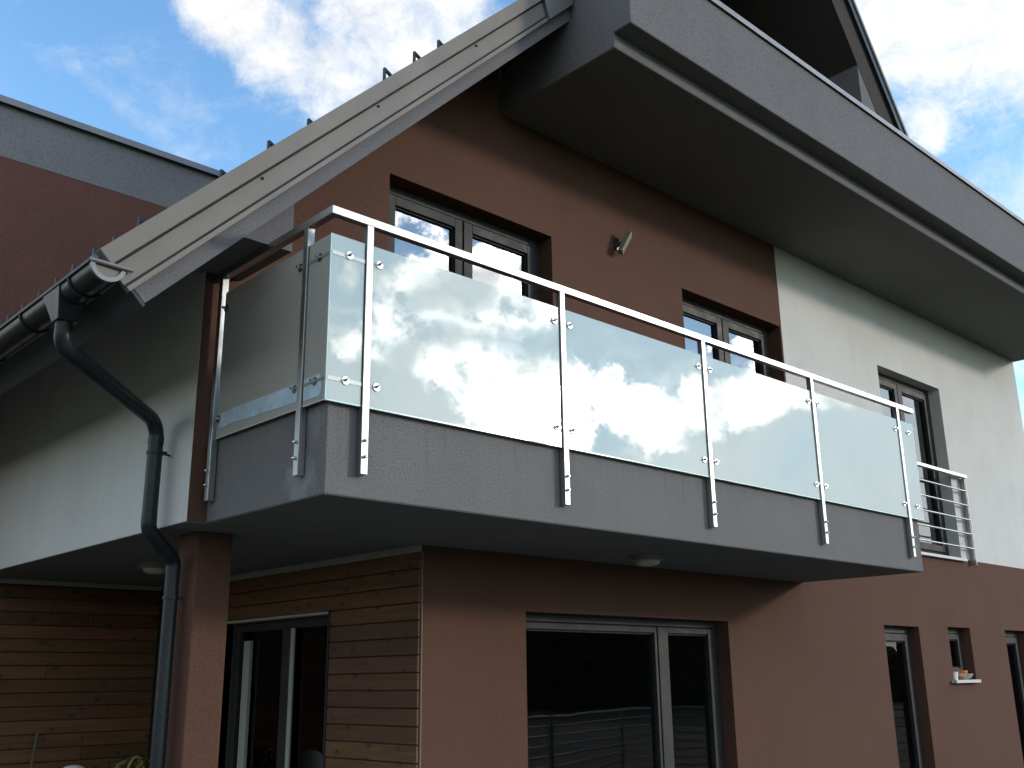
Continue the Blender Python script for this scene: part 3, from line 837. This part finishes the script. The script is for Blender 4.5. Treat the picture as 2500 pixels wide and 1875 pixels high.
# leftover protective film on the side panels
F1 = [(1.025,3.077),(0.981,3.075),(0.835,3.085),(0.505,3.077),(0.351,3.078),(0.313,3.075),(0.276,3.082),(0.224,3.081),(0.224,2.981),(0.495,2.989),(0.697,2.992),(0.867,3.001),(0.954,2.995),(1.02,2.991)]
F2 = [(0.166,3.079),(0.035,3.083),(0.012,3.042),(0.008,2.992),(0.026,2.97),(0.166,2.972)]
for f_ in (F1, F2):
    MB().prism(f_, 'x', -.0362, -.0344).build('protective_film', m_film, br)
for xa, xb in ((1.30, 1.44), (2.74, 2.80), (2.96, 3.10), (3.22, 3.33), (3.55, 3.60), (4.02, 4.12), (0.262, 0.268)):
    MB().box(xa, xb, YG[0] - .002, YG[0] + .002, ZB - .009, ZB + .002).build('film_remnant', m_chip, br)

# ------------------------------------------------------------------ railing in front of the right upper window
fr = thing('window_railing', (8.74, 1.14, 2.9), 'steel railing of five thin bars in front of the upper window beyond the balcony', 'railing')
b = MB()
b.box(7.70, 9.775, 1.085, 1.135, 3.935, 3.972); b.build('top_rail', m_rail, fr, bevel=.002)
for z in (3.775, 3.600, 3.428, 3.256, 3.085):
    MB().tube([(7.72, 1.105, z), (9.745, 1.105, z)], .0105, 10).build('bar', m_rail, fr, smooth=True)
def jpost(x):
    o = MB().box(x - .006, x + .006, 1.095, YW - .004, 2.895, 3.9345).build('post', m_steel, fr, bevel=.0015)
    MB().box(x - .028, x - .018, 1.10, 1.112, 2.95, 3.9345).build('bar_carrier', m_steel, fr)
    for z in (3.88, 2.985):
        MB().lathe((x + .006, 1.125, z), [(.008, 0), (.008, .012), (.004, .016)], 12, 'x').build('bolt', m_polish, o, fix=True)
jpost(9.745); jpost(7.74)

# ------------------------------------------------------------------ gutter and downpipe
gt = thing('rain_gutter', (-.965, .36, 3.4), 'dark half round gutter with bent downpipe at the left eave', 'gutter')
GX, GZ, GR = -.962, 3.492, .078
b = MB(); n = 20
for j, y in enumerate((.365, 4.84)):
    for rr in (GR, GR - .004):
        for k in range(n + 1):
            a = math.pi + math.pi * k / n
            b.v.append((GX + rr * math.cos(a), y, GZ + rr * math.sin(a)))
q = n + 1
for k in range(n):
    b.f.append([k, k + 1, 2 * q + k + 1, 2 * q + k]); b.f.append([q + k + 1, q + k, 3 * q + k, 3 * q + k + 1])
    b.f.append([k + 1, k, q + k, q + k + 1]); b.f.append([2 * q + k, 2 * q + k + 1, 3 * q + k + 1, 3 * q + k])
b.build('trough', m_gutter, gt, smooth=True)
MB().tube([(GX - GR - .002, .362, GZ), (GX - GR - .002, 4.84, GZ)], .010, 10).build('front_bead', m_gutter, gt, smooth=True)
b = MB(); pts = [(GX + (GR) * math.cos(math.pi + math.pi * k / n), GZ + GR * math.sin(math.pi + math.pi * k / n)) for k in range(n + 1)]
b.prism(pts, 'y', .3655, .3685)
cap = b.build('end_cap', m_fascia, gt)
b = MB(); p2 = [(GX + (GR + .004) * math.cos(math.pi + math.pi * k / n), GZ + (GR + .004) * math.sin(math.pi + math.pi * k / n)) for k in range(n + 1)]
p3 = [(GX + (GR - .016) * math.cos(math.pi + math.pi * k / n), GZ + (GR - .016) * math.sin(math.pi + math.pi * k / n)) for k in range(n + 1)]
vs = [(x, .356, z) for x, z in p2] + [(x, .356, z) for x, z in p3] + [(x, .372, z) for x, z in p2] + [(x, .372, z) for x, z in p3]
fs = []
for k in range(n):
    fs += [[k, k + 1, q + k + 1, q + k], [2 * q + k + 1, 2 * q + k, 3 * q + k, 3 * q + k + 1], [k + 1, k, 2 * q + k, 2 * q + k + 1], [q + k, q + k + 1, 3 * q + k + 1, 3 * q + k]]
b.poly(vs, fs); b.build('rim', m_capm, cap, fix=True)
MB().tube([(GX - GR - .008, .358, GZ + .004), (GX + GR + .03, .350, GZ - .004)], .011, 10).build('rim_bar', m_capm, cap, smooth=True)
for y in (.62, 1.28, 1.95, 2.6):
    b = MB(); ph = [(GX + (GR + .005) * math.cos(math.pi + math.pi * k / n), y, GZ + (GR + .005) * math.sin(math.pi + math.pi * k / n)) for k in range(n + 1)]
    b.tube(ph, .006, 6); b.build('gutter_hook', m_gutter, gt, smooth=True)
# outlet funnel
b = MB(); oy = .855
top = [(GX - .085, oy - .13, GZ - .005), (GX + .07, oy - .13, GZ - .005), (GX + .07, oy + .10, GZ - .005), (GX - .085, oy + .10, GZ - .005)]
bot = [(GX - .045, oy - .045, 3.345), (GX + .045, oy - .045, 3.345), (GX + .045, oy + .045, 3.345), (GX - .045, oy + .045, 3.345)]
b.poly(top + bot, [(0, 1, 5, 4), (1, 2, 6, 5), (2, 3, 7, 6), (3, 0, 4, 7), (7, 6, 5, 4), (0, 3, 2, 1)])
b.build('outlet', m_gutter, gt, bevel=.006)
def bend(pts, r=.10, n=7):
    pts = [Vector(p) for p in pts]; out = [pts[0]]
    for i in range(1, len(pts) - 1):
        a, p, c = pts[i - 1], pts[i], pts[i + 1]
        u = (a - p).normalized(); w = (c - p).normalized()
        d = min(r, (a - p).length * .48, (c - p).length * .48)
        s_, e_ = p + u * d, p + w * d
        for k in range(n + 1):
            t = k / n
            out.append((1 - t) ** 2 * s_ + 2 * t * (1 - t) * p + t * t * e_)
    out.append(pts[-1]); return out
path = bend([(GX, oy, 3.36), (GX, .86, 3.235), (-.205, 1.43, 3.075), (-.205, 1.43, 2.55)], .10)
MB().tube(path, .041, 20).build('downpipe', m_gutter, gt, smooth=True)
path = bend([(-.205, 1.43, 2.56), (-.205, 1.43, 2.475), (.022, 1.575, 2.335), (.022, 1.575, 2.26)], .075)
MB().tube(path, .042, 20).build('elbow', m_gutter, gt, smooth=True)
MB().tube([(.022, 1.575, 2.27), (.022, 1.575, 0.05)], .040, 20).build('downpipe', m_gutter, gt, smooth=True)
MB().tube([(-.205, 1.43, 3.00), (-.205, 1.43, 2.955)], .0435, 20).build('socket', m_gutter, gt, smooth=True)
for (cx, cy, cz, w) in ((-.205, 1.43, 2.905, (-.108, 1.45)), (.022, 1.575, 2.125, (.099, 1.60))):
    b = MB().tube([(cx, cy, cz - .009), (cx, cy, cz + .009)], .047, 20)
    b.tube([(cx + .03, cy + .0, cz), (w[0], w[1], cz)], .006, 8)
    b.box(cx + .035, cx + .06, cy - .028, cy - .012, cz - .009, cz + .009)
    b.build('pipe_clamp', m_gutter, gt)

# ------------------------------------------------------------------ lamps
def ceiling_lamp(x, y, label):
    t = thing('ceiling_lamp', (x, y, 2.4975), label, 'lamp', 'round lamps on the undersides')
    MB().lathe((x, y, 2.4965), [(.118, 0), (.118, -.034), (.104, -.040)], 32).build('ring', m_lampr, t, smooth=True, fix=True)
    MB().lathe((x, y, 2.4965), [(.088, -.039), (.086, -.055), (.066, -.070), (.028, -.078)], 32).build('shade', m_lampw, t, smooth=True, fix=True)
ceiling_lamp(3.13, .66, 'round white lamp on the underside of the long balcony')
ceiling_lamp(.62, 3.15, 'round lamp on the porch ceiling, partly behind the downpipe')
wlamp = thing('wall_lamp', (3.56, YW, 5.2), 'small tilted bronze spotlight on the brown wall between the upper windows', 'lamp')
b = MB()
ax0, ax1 = Vector((3.615, 1.080, 5.285)), Vector((3.515, 1.105, 5.095))
d_ = (ax1 - ax0).normalized(); sx_ = Vector((.84, 0.5, 0)).normalized(); sy_ = d_.cross(sx_).normalized(); sx_ = sy_.cross(d_)
vs = []
for p, k in ((ax0, 1.0), (ax1, .9)):
    for u, w in ((-1, -1), (1, -1), (1, 1), (-1, 1)):
        vs.append(p + sx_ * u * .036 * k + sy_ * w * .024 * k)
b.poly(vs, [(0, 3, 2, 1), (4, 5, 6, 7), (0, 1, 5, 4), (1, 2, 6, 5), (2, 3, 7, 6), (3, 0, 4, 7)])
b.build('lamp_head', m_lampb, wlamp, bevel=.006, fix=True)
b = MB(); b.tube([(3.545, YW - .002, 5.19), (3.565, 1.10, 5.19)], .022, 14); b.box(3.51, 3.58, YW - .012, YW - .001, 5.14, 5.24)
b.build('bracket', m_bolt, wlamp)

# ------------------------------------------------------------------ things on the sill
t = thing('bowl', (9.17, 1.19, 1.60), 'cream ceramic bowl on the pale sill of the small square window', 'bowl')
MB().lathe((9.17, 1.185, 1.599), [(.04, 0), (.085, .02), (.112, .062), (.106, .064), (.078, .028), (.03, .012)], 28).build('dish', m_bowl, t, smooth=True, fix=True)
o = MB().lathe((9.13, 1.185, 1.616), [(.056, 0), (.066, .06), (.072, .062), (.072, .082), (.064, .082), (.05, .03)], 24).build('flower_pot', m_orange, None, smooth=True, fix=True)
tag(o, 'small orange pot standing in the cream bowl on the sill', 'pot')
o = MB().lathe((8.985, 1.215, 1.599), [(.05, 0), (.055, .05), (.062, .085), (.056, .087), (.045, .05)], 20).build('cup', m_can, None, smooth=True, fix=True)
tag(o, 'white cup at the left end of the sill behind the bowl', 'cup')

# ------------------------------------------------------------------ things in the porch and in the living room
t = thing('chair', (3.42, 2.0, 0), 'pale wooden chair just inside the large ground floor glazing', 'chair')
def stile(x):
    b = MB(); b.prism([(x - .045, .45), (x + .045, .45), (x + .05, 1.02), (x + .03, 1.115), (x - .03, 1.115), (x - .05, 1.02)], 'y', 2.0, 2.03); b.build('back_slat', m_chair, t, bevel=.006)
stile(3.255); stile(3.62)
MB().box(3.21, 3.66, 2.002, 2.028, .72, .80).build('backrest', m_chair, t)
MB().box(3.20, 3.67, 1.98, 2.42, .42, .455).build('seat', m_chair, t, bevel=.006)
for x in (3.225, 3.645):
    for y in (2.015, 2.39): MB().box(x - .02, x + .02, y - .02, y + .02, 0, .42).build('leg', m_chair, t)
o = MB().tube([(.29, 4.62, 0), (.405, 4.68, .62), (.522, 4.86, 1.305)], [.013, .012, .011], 8).build('pole', m_stick, None)
tag(o, 'thin weathered stick leaning on the dark larch boards at lower left', 'stick')
o = MB().lathe((.58, 4.2, 0), [(.13, 0), (.14, .05), (.14, .93), (.12, 1.02), (.085, 1.06), (.05, 1.078), (.02, 1.083)], 28).build('canister', m_can, None, smooth=True, fix=True)
tag(o, 'white plastic canister with rounded top at the bottom edge of the porch', 'canister')
t = thing('potted_plant', (1.10, 4.2, 0), 'green leafy plant in a wicker basket with hoop handle beside the downpipe', 'plant')
MB().lathe((1.10, 4.2, 0), [(.15, 0), (.20, .55), (.22, .80), (.20, .80), (.15, .70)], 24).build('basket', m_basket, t, smooth=True, fix=True)
hoop = [(1.03 + .075 * math.cos(a), 4.12, .93 + .19 * math.sin(a)) for a in [math.pi * k / 14 for k in range(15)]]
MB().tube(hoop, .010, 8).build('handle', m_basket, t, smooth=True)
b = MB()
for i in range(260):
    c = Vector((1.13, 4.22, .88)) + Vector((random.gauss(0, .085), random.gauss(0, .10), random.uniform(-.1, .22)))
    u = Vector((random.uniform(-1, 1), random.uniform(-1, 1), random.uniform(-.2, 1))).normalized() * random.uniform(.03, .06)
    w = u.orthogonal().normalized() * .014
    b.poly([c - u, c + w, c + u, c - w], [(0, 1, 2, 3)])
b.build('leaves', m_leaf, t)

# ------------------------------------------------------------------ garden railing in front of the house (seen in the glass)
gr = thing('garden_railing', (9.0, -4.2, 0), 'galvanised garden railing of horizontal bars, mirrored in the large ground floor glazing', 'railing')
gpts = [Vector((5.2, -2.75, 0)), Vector((7.66, -3.56, 0)), Vector((10.13, -4.43, 0)), Vector((11.5, -4.9, 0)), Vector((12.2, -3.0, 0)), Vector((12.9, -.6, 0))]
for p in gpts:
    MB().box(p.x - .025, p.x + .025, p.y - .025, p.y + .025, 0, 1.2).build('post', m_fencem, gr)
for i in range(len(gpts) - 1):
    for k in range(9):
        z = 1.175 - k * .125
        MB().tube([gpts[i] + Vector((0, 0, z)), gpts[i + 1] + Vector((0, 0, z))], .014 if k else .022, 6).build('bar', m_fencem, gr)

S.render.engine = 'CYCLES'
S.cycles.max_bounces = 8
S.cycles.transparent_max_bounces = 12
S.cycles.caustics_reflective = False
S.cycles.caustics_refractive = False
